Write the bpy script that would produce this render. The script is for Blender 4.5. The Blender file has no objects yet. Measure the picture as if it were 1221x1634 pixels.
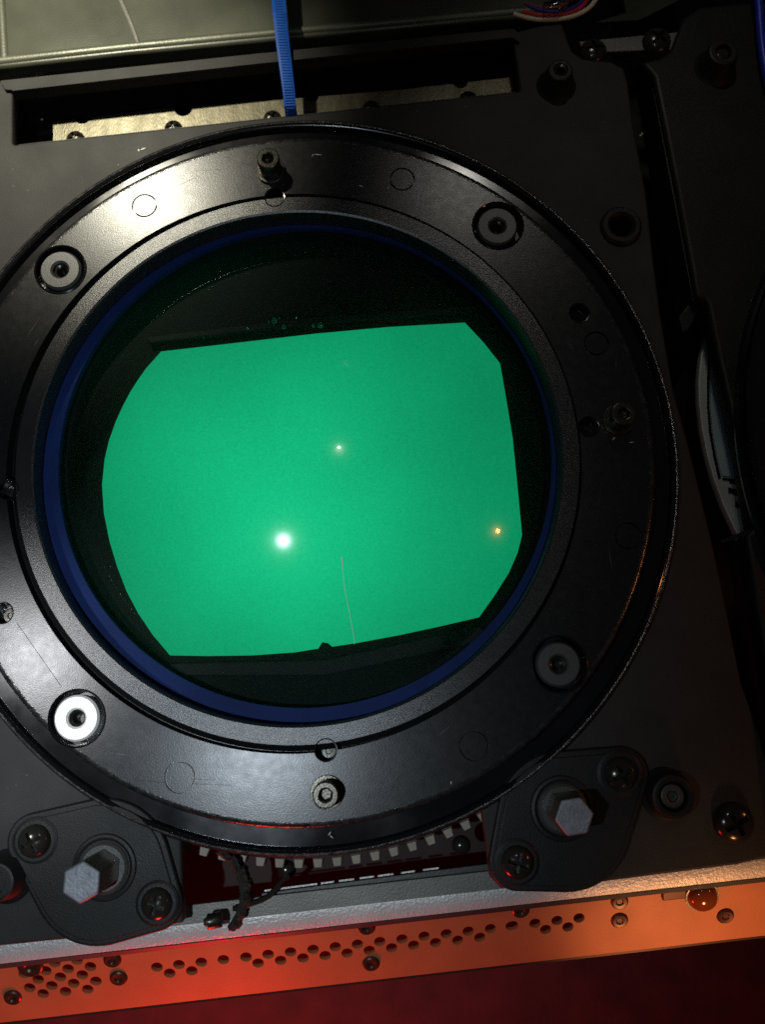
import bpy, bmesh, math, random
from mathutils import Vector, Matrix
from mathutils.geometry import tessellate_polygon
random.seed(7)
PI = math.pi
S = 0.00015                      # metres per working unit (one unit is about 0.15 mm)
scene = bpy.context.scene
col = scene.collection

# ------------------------------------------------------------------ camera
F = 1400.0
ez = Vector(((610.5-615)/F, -(817-1090)/F, 1)).normalized()
ex = (Vector((1, 0, 0)) - ez*ez.x).normalized()
ey = ez.cross(ex)
R = Matrix((ex, ey, ez))
C = R @ Vector((0, 0, F))
cam_d = bpy.data.cameras.new('camera')
cam = bpy.data.objects.new('camera', cam_d); col.objects.link(cam)
cam_d.sensor_fit = 'VERTICAL'; cam_d.sensor_height = 24; cam_d.lens = 24*F/1634
cam_d.clip_start = 0.005; cam_d.clip_end = 20
cam.matrix_world = Matrix.Translation(C*S) @ R.to_4x4()
scene.camera = cam
cam_d.dof.use_dof = True
cam_d.dof.focus_distance = F*S
cam_d.dof.aperture_fstop = 9.0

def W(px, py, z=0.0):
    d = R @ Vector((px-610.5, 817-py, -F))
    return C + d*((z-C.z)/d.z)
def ray_plane(px, py, p0, n):
    d = R @ Vector((px-610.5, 817-py, -F))
    return C + d*((p0-C).dot(n)/d.dot(n))

# ------------------------------------------------------------------ world, lamps, exposure
world = bpy.data.worlds.new('World'); scene.world = world
world.use_nodes = True
bgn = world.node_tree.nodes['Background']
bgn.inputs[0].default_value = (0.75, 0.8, 1.0, 1); bgn.inputs[1].default_value = 0.012
vs = scene.view_settings
vs.view_transform = 'Standard'; vs.look = 'None'; vs.gamma = 1; vs.exposure = 0; scene.cycles.use_denoising = False; vs.use_curve_mapping = False

def lamp(name, kind, pos, target, power, color, size, cone=None, blend=.6):
    l = bpy.data.lights.new(name, kind); o = bpy.data.objects.new(name, l); col.objects.link(o)
    l.energy = power; l.color = color
    if kind == 'AREA': l.shape = 'DISK'; l.size = size*2*S
    else: l.shadow_soft_size = size*S
    if cone: l.spot_size = math.radians(cone); l.spot_blend = blend
    o.location = pos*S
    o.rotation_euler = (target-pos).to_track_quat('-Z', 'Y').to_euler()
    return o
def mirror(px, py, z, h):
    p = W(px, py, z); hc = C.z-z
    return Vector((p.x+(p.x-C.x)*h/hc, p.y+(p.y-C.y)*h/hc, z+h))

AX = Vector((-130, 84, 0))       # axis of the lens ring
GX, GY, RD, GZ = AX.x-2, AX.y+6, 650.0, 118.0      # lens dome: axis, radius, apex height
def dome_reflect(px, py, dist):
    """where a lamp must hang for its mirror image in the dome to lie at this place"""
    o = Vector((GX, GY, GZ-RD)); d = (R @ Vector((px-610.5, 817-py, -F))).normalized()
    b_ = (C-o).dot(d); c_ = (C-o).length_squared-RD*RD; t = -b_-math.sqrt(b_*b_-c_)
    p = C+d*t; n = (p-o)/RD; r = d-2*d.dot(n)*n
    return p+r*dist
# torch over the left side: mirrored as the bright spot in the lens, sheen on the lower left of the ring
lamp('torch_lamp', 'SPOT', dome_reflect(451, 862, 1350), W(100, 1180), 0.78, (.78, .90, 1), 13, 88, 1.0)
lamp('side_torch_lamp', 'SPOT', mirror(60, 1050, 30, 900), W(-10, 1110), 0.55, (.95, .97, 1), 40, 36, .9)
lamp('far_room_lamp', 'POINT', dome_reflect(541, 714, 1500), W(541, 714), 0.06, (1, .95, .86), 3)
# second torch, top left, whose hot sheen lies on the ring
lamp('upper_torch_lamp', 'SPOT', mirror(240, 318, 30, 1000), W(60, 110), 2.5, (1, .95, .76), 20, 56, 1.0)
# unseen fill light added to lift the dark upper right plate
lamp('upper_right_fill', 'SPOT', W(820, -300, 0)+Vector((0, 0, 1300)), W(1080, 300), 0.17, (1, .95, .86), 60, 46, 1.0)
# orange and red lamps in the room, right of and below the machine
lamp('orange_lamp', 'POINT', dome_reflect(795, 847, 1100), W(795, 847), 0.05, (1, .30, .06), 18)
lamp('orange_room_lamp', 'SPOT', W(1330, 2250, 0)+Vector((0, 0, 330)), W(1150, 1570, -80), 0.5, (1, .44, .17), 50, 42, 1.0)
lamp('red_room_lamp', 'POINT', W(230, 2400, 0)+Vector((0, 0, -140)), W(300, 1580, -60), 0.40, (1, .035, .02), 110)

# ------------------------------------------------------------------ materials
def mat(name, base=(.02, .02, .02), rough=.5, metal=0.0, bump=0.0, bscale=600, rvar=0.0, cvar=0.0, spec=.5,
        emis=None, estr=0, coat=0.0, aniso=0, stretch=None, cscale=60, speck=0.0):
    m = bpy.data.materials.new(name); m.use_nodes = True
    nt = m.node_tree; b = nt.nodes['Principled BSDF']
    b.inputs['Base Color'].default_value = (*base, 1)
    b.inputs['Roughness'].default_value = rough
    b.inputs['Metallic'].default_value = metal
    b.inputs['Specular IOR Level'].default_value = spec
    b.inputs['Coat Weight'].default_value = coat
    b.inputs['Coat Roughness'].default_value = .12
    if emis:
        b.inputs['Emission Color'].default_value = (*emis, 1); b.inputs['Emission Strength'].default_value = estr
    tc = nt.nodes.new('ShaderNodeTexCoord'); mp = nt.nodes.new('ShaderNodeMapping')
    nt.links.new(tc.outputs['Object'], mp.inputs['Vector'])
    if stretch: mp.inputs['Scale'].default_value = stretch
    def noise(scale, detail=3):
        n = nt.nodes.new('ShaderNodeTexNoise'); n.inputs['Scale'].default_value = scale
        n.inputs['Detail'].default_value = detail
        nt.links.new(mp.outputs[0], n.inputs['Vector']); return n
    if bump:
        n = noise(bscale/S*0.00015, 4); bp = nt.nodes.new('ShaderNodeBump')
        bp.inputs['Strength'].default_value = bump; bp.inputs['Distance'].default_value = 2*S
        nt.links.new(n.outputs['Fac'], bp.inputs['Height']); nt.links.new(bp.outputs[0], b.inputs['Normal'])
    if rvar:
        n = noise(cscale, 5); mr = nt.nodes.new('ShaderNodeMapRange')
        mr.inputs[1].default_value = .3; mr.inputs[2].default_value = .7
        mr.inputs[3].default_value = rough-rvar; mr.inputs[4].default_value = rough+rvar
        nt.links.new(n.outputs['Fac'], mr.inputs[0]); nt.links.new(mr.outputs[0], b.inputs['Roughness'])
    if cvar or speck:
        n = noise(cscale*1.7, 6); cr = nt.nodes.new('ShaderNodeMapRange')
        cr.inputs[1].default_value = .3; cr.inputs[2].default_value = .7
        cr.inputs[3].default_value = 1-cvar; cr.inputs[4].default_value = 1+cvar
        nt.links.new(n.outputs['Fac'], cr.inputs[0])
        mx = nt.nodes.new('ShaderNodeVectorMath'); mx.operation = 'SCALE'
        mx.inputs[0].default_value = base; nt.links.new(cr.outputs[0], mx.inputs['Scale'])
        out = mx.outputs[0]
        if speck:      # dust specks
            n2 = noise(2600, 2); r2 = nt.nodes.new('ShaderNodeMapRange')
            r2.inputs[1].default_value = .69; r2.inputs[2].default_value = .76
            r2.inputs[3].default_value = 0; r2.inputs[4].default_value = speck
            nt.links.new(n2.outputs['Fac'], r2.inputs[0])
            mm = nt.nodes.new('ShaderNodeMix'); mm.data_type = 'RGBA'
            nt.links.new(r2.outputs[0], mm.inputs[0]); nt.links.new(out, mm.inputs[6])
            mm.inputs[7].default_value = (.22, .21, .19, 1); out = mm.outputs[2]
        nt.links.new(out, b.inputs['Base Color'])
    return m

M = {}
M['plate'] = mat('matt_black_cast_plastic', (.021, .0205, .019), .65, spec=.35, bump=.35, bscale=3800, rvar=.06, cvar=.18, speck=.25)
M['plate_dark'] = mat('black_moulded_plastic', (.011, .011, .0105), .5, spec=.28, bump=.25, bscale=3000, rvar=.08, cvar=.2, speck=.25)
M['ring'] = mat('satin_black_enamel', (.007, .0075, .008), .29, bump=.07, bscale=3500, rvar=.02, cvar=.2, spec=.48, speck=.2, cscale=500)
M['insert'] = mat('satin_black_anodised_metal', (.012, .013, .013), .31, bump=.2, bscale=5200, rvar=.02, spec=.75, cvar=.1, cscale=400)
M['black'] = mat('dull_black_paint', (.002, .002, .002), .85, bump=.1, bscale=2500, spec=.12)
M['mask'] = mat('blackened_tube_mask', (.0035, .0035, .0035), .8, bump=.1, bscale=2500, spec=.12)
M['ledge'] = mat('dark_mask_ledge', (.008, .008, .008), .7, bump=.3, bscale=2500, spec=.15)
M['rim'] = mat('glossy_black_rim', (.006, .006, .007), .15, spec=.6, rvar=.06)
M['edge'] = mat('highlight_edge_metal', (.10, .10, .098), .24, metal=.85, bump=.25, bscale=2200, rvar=.06, cvar=.5, cscale=400)  # paler metal than the rim builds in its bright highlight lines
M['blue_gasket'] = mat('blue_rubber', (.0018, .014, .085), .7, spec=.2, bump=.3, bscale=3000, cvar=.15, speck=.1)
M['blue_strap'] = mat('blue_nylon', (.004, .09, .46), .5, spec=.25, bump=.1, bscale=2500, cvar=.1)
M['blue_cable'] = mat('blue_cable_sheath', (.012, .03, .42), .4)
M['bushing'] = mat('grey_nylon_bushing', (.038, .038, .037), .45, bump=.12, bscale=2500, cvar=.1, spec=.7)
M['bushing_glare'] = mat('glare_lit_bushing', (.85, .84, .8), .36, bump=.1, bscale=2500, cvar=.06, metal=.15, spec=.9)  # pale base carries the torch glare on the lower left bushing
M['steel'] = mat('blackened_steel', (.065, .06, .048), .3, metal=.8, bump=.12, bscale=2500, cvar=.25, rvar=.08)
M['black_screw'] = mat('glossy_black_screw', (.045, .042, .035), .2, metal=.6, bump=.06, bscale=2200, rvar=.06)
M['hex'] = mat('zinc_plated_bolt', (.23, .24, .265), .5, metal=.3, bump=.5, bscale=1800, cvar=.25, cscale=250, speck=.3)
M['hex_side'] = mat('tarnished_bolt_side', (.20, .19, .15), .3, metal=.85, bump=.1, bscale=2500, cvar=.2)
M['alu'] = mat('raw_cast_aluminium', (.62, .60, .57), .42, metal=.25, bump=.8, bscale=1500, cvar=.12, rvar=.1)
M['alu_dull'] = mat('dull_grey_metal', (.17, .165, .145), .5, metal=.4, bump=.3, bscale=2200, cvar=.15)
M['dark_metal'] = mat('dark_grey_metal', (.07, .07, .065), .45, metal=.4, bump=.2, bscale=2000, cvar=.2)
M['brushed'] = mat('brushed_brass_toned_metal', (.13, .118, .08), .38, metal=.8, bump=.2, bscale=900, stretch=(4, 1, 1), cvar=.25, rvar=.06)
M['housing'] = mat('grey_green_metal_housing', (.06, .063, .045), .38, metal=.35, bump=.1, bscale=2600, cvar=.4, rvar=.08, cscale=22)
M['housing_edge'] = mat('worn_housing_edge', (.12, .125, .095), .45, metal=.5, bump=.25, bscale=2600, cvar=.2, rvar=.08, cscale=30)
M['housing_dark'] = mat('dark_housing_inset', (.06, .063, .046), .45, metal=.3, bump=.25, bscale=2600, cvar=.25, rvar=.08, cscale=30)
M['orange'] = mat('orange_brown_metal', (.42, .135, .05), .55, bump=.15, bscale=2200, cvar=.08, rvar=.05, metal=.1)  # orange red base stands in partly for coloured lamplight on the metal
M['rivet'] = mat('dark_brown_rivet', (.07, .03, .018), .35, metal=.5)
M['gear'] = mat('brown_gear_resin', (.055, .03, .022), .6, bump=.3, bscale=2000, cvar=.3)
M['tooth'] = mat('pale_worn_tooth', (.30, .255, .20), .6, bump=.3, bscale=2500, cvar=.2)
M['dusty'] = mat('dusty_belt', (.035, .03, .025), .8, bump=.9, bscale=1500, cvar=.7, cscale=900, speck=.9)
M['pale_ring'] = mat('pale_grey_ring', (.38, .40, .37), .5, metal=.25, bump=.2, bscale=2500, cvar=.15)
M['blue_grey'] = mat('blue_grey_face', (.27, .34, .36), .5, metal=.2, bump=.2, bscale=2500, cvar=.12)
M['floor'] = mat('red_lit_floor', (.055, .008, .010), .8, bump=.5, bscale=700, cvar=.3)  # red base holds the red lamplight falling on the dark floor
M['chassis'] = mat('unlit_chassis_black', (.010, .009, .008), .7, cvar=.3)
M['glint'] = mat('pale_glint', (.9, .88, .82), .3)  # pale colour of the thread that draws a lens reflection
M['chip'] = mat('pale_debris', (.6, .58, .52), .7)
M['wire_red'] = mat('red_wire', (.5, .03, .03), .35)
M['wire_white'] = mat('cream_wire', (.6, .54, .38), .4)
M['wire_blue'] = mat('dark_blue_wire', (.03, .03, .25), .35)
M['wire_brown'] = mat('brown_wire', (.2, .06, .03), .35)

# lit phosphor (it gives off light)
m = mat('lit_green_phosphor', (.0008, .003, .002), .8, spec=.1); M['phosphor'] = m
nt = m.node_tree; b = nt.nodes['Principled BSDF']
tc = nt.nodes.new('ShaderNodeTexCoord')
n1 = nt.nodes.new('ShaderNodeTexNoise'); n1.inputs['Scale'].default_value = 14; n1.inputs['Detail'].default_value = 2
n2 = nt.nodes.new('ShaderNodeTexNoise'); n2.inputs['Scale'].default_value = 2400; n2.inputs['Detail'].default_value = 3
for n in (n1, n2): nt.links.new(tc.outputs['Object'], n.inputs['Vector'])
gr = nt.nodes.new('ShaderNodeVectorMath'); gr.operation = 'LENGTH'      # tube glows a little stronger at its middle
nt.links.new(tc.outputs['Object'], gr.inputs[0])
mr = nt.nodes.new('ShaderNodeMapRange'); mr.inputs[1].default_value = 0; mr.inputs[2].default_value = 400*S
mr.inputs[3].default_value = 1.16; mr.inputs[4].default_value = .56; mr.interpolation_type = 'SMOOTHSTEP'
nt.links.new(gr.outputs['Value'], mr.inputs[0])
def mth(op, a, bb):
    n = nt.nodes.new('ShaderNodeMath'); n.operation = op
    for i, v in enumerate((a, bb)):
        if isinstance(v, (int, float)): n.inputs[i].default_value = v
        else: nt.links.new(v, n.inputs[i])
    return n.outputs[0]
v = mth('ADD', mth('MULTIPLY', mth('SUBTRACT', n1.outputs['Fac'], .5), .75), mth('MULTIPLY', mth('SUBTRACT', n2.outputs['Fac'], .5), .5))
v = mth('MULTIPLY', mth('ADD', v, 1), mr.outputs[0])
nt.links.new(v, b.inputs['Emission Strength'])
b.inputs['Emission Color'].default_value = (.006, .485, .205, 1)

# glass: a thin dome, clear with a fresnel gloss
def glass(name, rough, gain, tint=(1, 1, 1), ior=1.5):
    m = bpy.data.materials.new(name); m.use_nodes = True; nt = m.node_tree
    nt.nodes.remove(nt.nodes['Principled BSDF']); out = nt.nodes['Material Output']
    tr = nt.nodes.new('ShaderNodeBsdfTransparent'); tr.inputs[0].default_value = (*tint, 1)
    gl = nt.nodes.new('ShaderNodeBsdfGlossy'); gl.inputs['Roughness'].default_value = rough
    fr = nt.nodes.new('ShaderNodeFresnel'); fr.inputs[0].default_value = ior
    mu = nt.nodes.new('ShaderNodeMath'); mu.operation = 'MULTIPLY'; mu.inputs[1].default_value = gain
    nt.links.new(fr.outputs[0], mu.inputs[0])
    mx = nt.nodes.new('ShaderNodeMixShader'); nt.links.new(mu.outputs[0], mx.inputs[0])
    nt.links.new(tr.outputs[0], mx.inputs[1]); nt.links.new(gl.outputs[0], mx.inputs[2])
    nt.links.new(mx.outputs[0], out.inputs[0]); return m
M['glass'] = glass('coated_lens_glass', .035, .55)
M['glass_inner'] = glass('coolant_window_glass', .14, .4)
M['clear'] = glass('clear_plastic_sleeve', .1, 1.6, (.92, .9, .85))

# ------------------------------------------------------------------ mesh helpers (working units)
def bm_new(): return bmesh.new()
def prism(outer, z0, z1, holes=(), bm=None):
    """outer/holes: lists of (x, y); solid between z0 and z1."""
    bm = bm or bm_new()
    loops = [[Vector((p[0], p[1], 0)) for p in outer]] + [[Vector((p[0], p[1], 0)) for p in h] for h in holes]
    tri = tessellate_polygon(loops)
    flat = [p for l in loops for p in l]
    top = [bm.verts.new((p.x, p.y, z1)) for p in flat]; bot = [bm.verts.new((p.x, p.y, z0)) for p in flat]
    if len(loops) == 1:
        bm.faces.new(top); bm.faces.new(bot[::-1])
    else:
        for t in tri:
            try: bm.faces.new([top[i] for i in t]); bm.faces.new([bot[i] for i in t][::-1])
            except ValueError: pass
    k = 0
    for l in loops:
        n = len(l)
        for i in range(n):
            a, c = k+i, k+(i+1) % n
            bm.faces.new((bot[a], bot[c], top[c], top[a]))
        k += n
    bmesh.ops.recalc_face_normals(bm, faces=bm.faces)
    return bm
def circle(cx, cy, r, n=48, a0=0): return [(cx+r*math.cos(a0+2*PI*i/n), cy+r*math.sin(a0+2*PI*i/n)) for i in range(n)]
def cyl(cx, cy, r, z0, z1, n=48, bm=None, r1=None):
    bm = bm or bm_new(); r1 = r if r1 is None else r1
    a = [bm.verts.new((cx+r*math.cos(2*PI*i/n), cy+r*math.sin(2*PI*i/n), z0)) for i in range(n)]
    c = [bm.verts.new((cx+r1*math.cos(2*PI*i/n), cy+r1*math.sin(2*PI*i/n), z1)) for i in range(n)]
    bm.faces.new(a[::-1]); bm.faces.new(c)
    for i in range(n): bm.faces.new((a[i], a[(i+1) % n], c[(i+1) % n], c[i]))
    return bm
def lathe(prof, cx=0, cy=0, n=64, closed=True, bm=None, a0=0, a1=2*PI):
    bm = bm or bm_new(); full = abs(a1-a0-2*PI) < 1e-6; m = n if full else n+1
    rings = []
    for i in range(m):
        a = a0+(a1-a0)*i/n
        rings.append([bm.verts.new((cx+r*math.cos(a), cy+r*math.sin(a), z)) for r, z in prof])
    k = len(prof); rng = k if closed else k-1
    for i in range(n):
        A, B = rings[i], rings[(i+1) % m]
        for j in range(rng):
            q = (A[j], B[j], B[(j+1) % k], A[(j+1) % k])
            if (q[0].co-q[1].co).length < 1e-6: q = (A[j], B[(j+1) % k], A[(j+1) % k])
            elif (q[2].co-q[3].co).length < 1e-6: q = (A[j], B[j], A[(j+1) % k])
            try: bm.faces.new(q)
            except ValueError: pass
    if closed and not full:
        bm.faces.new(rings[0]); bm.faces.new(rings[-1][::-1])
    bmesh.ops.remove_doubles(bm, verts=bm.verts, dist=1e-4)
    bmesh.ops.recalc_face_normals(bm, faces=bm.faces)
    return bm
def dome(cx, cy, r, h, z, n=32, rings=8, bm=None, flat=0):
    prof = [(0, z), (r, z)] + [(r*math.cos(t), z+h*math.sin(t)**.8) for t in [PI/2*i/rings for i in range(1, rings)]] + [(0, z+h)]
    return lathe(prof, cx, cy, n, closed=False, bm=bm)
def box(x0, y0, z0, x1, y1, z1, bm=None): return prism([(x0, y0), (x1, y0), (x1, y1), (x0, y1)], z0, z1, bm=bm)
def tube(pts, r, n=10, bm=None):
    bm = bm or bm_new(); P = [Vector(p) for p in pts]
    # catmull-rom refine
    Q = []
    for i in range(len(P)-1):
        p0, p1, p2, p3 = P[max(i-1, 0)], P[i], P[i+1], P[min(i+2, len(P)-1)]
        for k in range(6):
            t = k/6; Q.append(.5*((2*p1)+(-p0+p2)*t+(2*p0-5*p1+4*p2-p3)*t*t+(-p0+3*p1-3*p2+p3)*t**3))
    Q.append(P[-1]); prev = None; up = Vector((.1, .2, 1)).normalized()
    for i, q in enumerate(Q):
        d = (Q[min(i+1, len(Q)-1)]-Q[max(i-1, 0)]).normalized()
        u = d.cross(up).normalized(); w = u.cross(d)
        ring = [bm.verts.new(q+(u*math.cos(2*PI*k/n)+w*math.sin(2*PI*k/n))*r) for k in range(n)]
        if prev:
            for k in range(n): bm.faces.new((prev[k], prev[(k+1) % n], ring[(k+1) % n], ring[k]))
        else: bm.faces.new(ring[::-1])
        prev = ring
    bm.faces.new(prev); bmesh.ops.recalc_face_normals(bm, faces=bm.faces)
    return bm

FLAT_N = None
def tag(o, label=None, cat=None, group=None, kind=None):
    for k, v in (('label', label), ('category', cat), ('group', group), ('kind', kind)):
        if v: o[k] = v
    return o
def empty(name, loc, label, cat, group=None):
    o = bpy.data.objects.new(name, None); col.objects.link(o); o.location = Vector(loc)*S
    o.empty_display_size = 5*S; o['px'] = 0; del o['px']
    return tag(o, label, cat, group)
def mesh_from(bm, name):
    me = bpy.data.meshes.new(name); bm.to_mesh(me); bm.free(); return me
def obj(name, bm, material, parent=None, origin=None, cutters=None, bevel=0, segs=2, angle=40, mats=None, label=None):
    """bm in working units, world coordinates. origin = world point (working units) to use as object origin."""
    me = mesh_from(bm, name); o = bpy.data.objects.new(name, me); col.objects.link(o)
    mods = False
    if cutters is not None:
        cm = mesh_from(cutters, 'cut'); co = bpy.data.objects.new('cut', cm); col.objects.link(co)
        md = o.modifiers.new('b', 'BOOLEAN'); md.operation = 'DIFFERENCE'; md.object = co; md.solver = 'EXACT'; md.use_self = True
        mods = True
    if bevel:
        md = o.modifiers.new('v', 'BEVEL'); md.width = bevel; md.segments = segs; md.limit_method = 'ANGLE'
        md.angle_limit = math.radians(angle); md.use_clamp_overlap = True; mods = True; md.miter_outer = 'MITER_ARC'
    if mods:
        bpy.context.view_layer.update()
        dg = bpy.context.evaluated_depsgraph_get()
        me2 = bpy.data.meshes.new_from_object(o.evaluated_get(dg)); o.modifiers.clear(); o.data = me2
        bpy.data.meshes.remove(me); me = me2; me.name = name
        if cutters is not None: bpy.data.objects.remove(co); bpy.data.meshes.remove(cm)
    if origin is None:
        base = Vector((0, 0, 0))
        if parent is not None:
            q = parent
            while q is not None: base += q.location/S; q = q.parent
        else:
            xs = [v.co for v in me.vertices]
            base = Vector(((min(v.x for v in xs)+max(v.x for v in xs))/2, (min(v.y for v in xs)+max(v.y for v in xs))/2, min(v.z for v in xs)))
    else: base = Vector(origin)
    me.transform(Matrix.Scale(S, 4) @ Matrix.Translation(-base))
    wp = Vector((0, 0, 0)); q = parent
    while q is not None: wp += q.location; q = q.parent
    o.location = base*S - wp
    if parent is not None: o.parent = parent
    me.materials.clear()
    for mm in (mats or [material]): me.materials.append(mm)
    for p in me.polygons: p.use_smooth = True
    try: me.set_sharp_from_angle(angle=math.radians(35))
    except Exception: pass
    for p in me.polygons: p.use_smooth = not (abs(p.normal.z) > .9995 or (FLAT_N is not None and abs(p.normal.dot(FLAT_N)) > .9995))
    if label: o['label'] = label
    return o
def copy_tree(o, parent=None):
    c = o.copy(); col.objects.link(c)
    if parent is not None: c.parent = parent
    for ch in list(o.children): copy_tree(ch, c)
    return c
def XY(px, py, z=0):
    w = W(px, py, z); return (w.x, w.y)
def poly(pts, z=0): return [XY(px, py, z) for px, py in pts]
def arc_round(pts, r=10, n=5):
    """rounds the corners of a polygon given as xy"""
    out = []; m = len(pts)
    for i in range(m):
        a, b_, c = Vector(pts[i-1]), Vector(pts[i]), Vector(pts[(i+1) % m])
        d1 = (a-b_); d2 = (c-b_); l = min(r, d1.length*.45, d2.length*.45)
        p, q = b_+d1.normalized()*l, b_+d2.normalized()*l
        for k in range(n+1):
            t = k/n; out.append(tuple((1-t)**2*p+2*t*(1-t)*b_+t*t*q))
    return out
def hull(points):
    pts = sorted(set(points))
    def half(ps):
        h = []
        for p in ps:
            while len(h) > 1 and (h[-1][0]-h[-2][0])*(p[1]-h[-2][1])-(h[-1][1]-h[-2][1])*(p[0]-h[-2][0]) <= 0: h.pop()
            h.append(p)
        return h[:-1]
    return half(pts)+half(pts[::-1])

# ------------------------------------------------------------------ setting
fl = obj('floor', box(-3000, -3500, -610, 3000, 2500, -600), M['floor']); tag(fl, 'dark red lit floor far below the machine', 'floor', kind='structure')
ch = obj('chassis_base', prism(poly([(-700, -500), (1800, -500), (1800, 1330), (1221, 1385), (0, 1510), (-700, 1570)], -260), -300, -260), M['chassis'])
tag(ch, 'unlit black chassis surface seen in the gaps under the mounting plates', 'chassis', kind='structure')

# ------------------------------------------------------------------ screws (shared builders)
def cross_recess(bm, x, y, z, r, ang=.6):
    for k in (0, 1):
        a = ang+k*PI/2; c, s = math.cos(a), math.sin(a); l, w = r*.62, r*.13
        prism([(x+c*l-s*w, y+s*l+c*w), (x-c*l-s*w, y-s*l+c*w), (x-c*l+s*w, y-s*l-c*w), (x+c*l+s*w, y+s*l-c*w)], z, z+30, bm=bm)
def pan_screw(x, y, z, r, h, parent, material, ang=.6, name='screw', label=None):
    cut = bm_new(); cross_recess(cut, x, y, z+h*.35, r, ang); 
    a = ang+.01
    return obj(name, dome(x, y, r, h, z), material, parent, origin=(x, y, z), cutters=cut, label=label)
def cap_screw(x, y, z, parent, r=19, h=38, label=None):
    s = obj('cap_screw', cyl(x, y, r, z+5, z+h, 40), M['steel'], parent, origin=(x, y, z),
            cutters=prism(circle(x, y, r*.52, 6, .3), z+h-16, z+h+5), bevel=2.2, label=label)
    obj('washer', lathe([(8, z), (r*1.3, z), (r*1.3, z+5), (8, z+5)], x, y, 40), M['steel'], s, bevel=.8)
    return s

# ------------------------------------------------------------------ main mounting plate
pl_pts = [(-120, 146), (0, 129), (200, 108), (440, 84), (640, 66), (815, 52), (872, 38), (898, 36), (906, 62), (914, 82), (930, 93), (975, 98), (996, 108), (1003, 130),
          (1014, 213), (1032, 305), (1043, 407), (1055, 500), (1075, 620), (1100, 710), (1122, 800), (1142, 885), (1162, 980), (1184, 1090),
          (1216, 1180), (1260, 1360), (1179, 1380), (911, 1414), (800, 1418), (783, 1400), (768, 1286), (700, 1240), (400, 1260), (288, 1326), (292, 1473), (151, 1495), (0, 1509), (-120, 1524)]
plate = empty('mounting_plate', W(600, 800), 'large matt black mounting plate carrying the lens ring with the lit green tube', 'mounting plate')
cut = cyl(AX.x, AX.y, 545, -60, 60, 128)
prism(arc_round(poly([(19, 147), (819, 60), (831, 145), (19, 231)]), 6), -60, 60, bm=cut)
x, y = XY(991, 362); cyl(x, y, 19, -60, 60, 32, bm=cut)
body = obj('plate_body', prism(poly(pl_pts), -26, 0), M['plate'], plate, cutters=cut, bevel=4, segs=3, angle=50)
# raised lip along the slot's upper edge and its inner walls
obj('slot_lip', prism(arc_round(poly([(2, 133), (400, 91), (819, 50), (828, 58), (828, 72), (818, 64), (420, 105), (22, 149), (21, 147.5), (10, 147)], 0), 3), 0.3, 7), M['plate'], plate, bevel=3)
wl = poly([(10, 140), (826, 54), (838, 150), (10, 240)], -26)
wi = poly([(19, 147), (819, 60), (831, 145), (19, 231)], -26)
obj('slot_wall', prism(wl, -150, -27, holes=[wi]), M['plate_dark'], plate)
def standoff(px, py, h, r0, r1, rh, parent, z=0, name='standoff', label=None):
    x, y = XY(px, py, z)
    prof = [(0, z-1), (r0+6, z-1), (r0+2, z+3), (r0-2, z+8), (r1+2, z+h-5), (r1, z+h-1), (r1-3, z+h), (rh+1, z+h), (rh, z+h-2), (rh, z+h-16), (0, z+h-16)]
    return obj(name, lathe(prof, x, y, 48, closed=False), M['plate_dark'], parent, origin=(x, y, z), label=label)
so = standoff(888, 137, 42, 30, 20, 12, plate)
x, y = XY(888, 137); obj('socket_ring', lathe([(7.5, 30), (11.5, 30), (11.5, 41), (7.5, 39)], x, y, 32), M['steel'], so)
so = standoff(1062, 1266, 40, 34, 30, 21, plate); x, y = XY(1062, 1266)
obj('socket_screw', cyl(x, y, 17, 22, 36, 32), M['dark_metal'], so, cutters=prism(circle(x, y, 9, 6), 28, 50), bevel=1.5)
so = standoff(12, 1398, 44, 34, 26, 15, plate)
x, y = XY(991, 362)
obj('hole_collar', lathe([(19, -2), (36, -2), (35, 4), (31, 8), (24, 8), (19, 3)], x, y, 48), M['plate_dark'], plate)
obj('hole_sleeve', lathe([(19, -70), (26, -70), (26, -27), (19, -27)], x, y, 32), M['black'], plate)
x, y = XY(1170, 1312); pan_screw(x, y, 0, 30, 20, plate, M['black_screw'], .5, label='black cross screw at the lower right corner of the plate')
x, y = XY(947, 84, -6); pan_screw(x, y, -6, 24, 16, plate, M['black_screw'], .2, label='dull black screw at the top edge of the plate')
# chips and dust on the plate: bits of debris in the paint
for (px, py, l, a) in ((228, 238, 7, .4), (221, 240, 3, 1.8), (1023, 216, 3, .9), (1025, 213, 2.5, 2)):
    x, y = XY(px, py); c, s = math.cos(a), math.sin(a)
    prism([(x-c*l, y-s*l), (x+s*1.1, y-c*1.1), (x+c*l, y+s*l), (x-s*1.3, y+c*1.3)], .1, .9, bm=(bm := bm_new()))
    obj('paint_chip', bm, M['chip'], plate)

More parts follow.
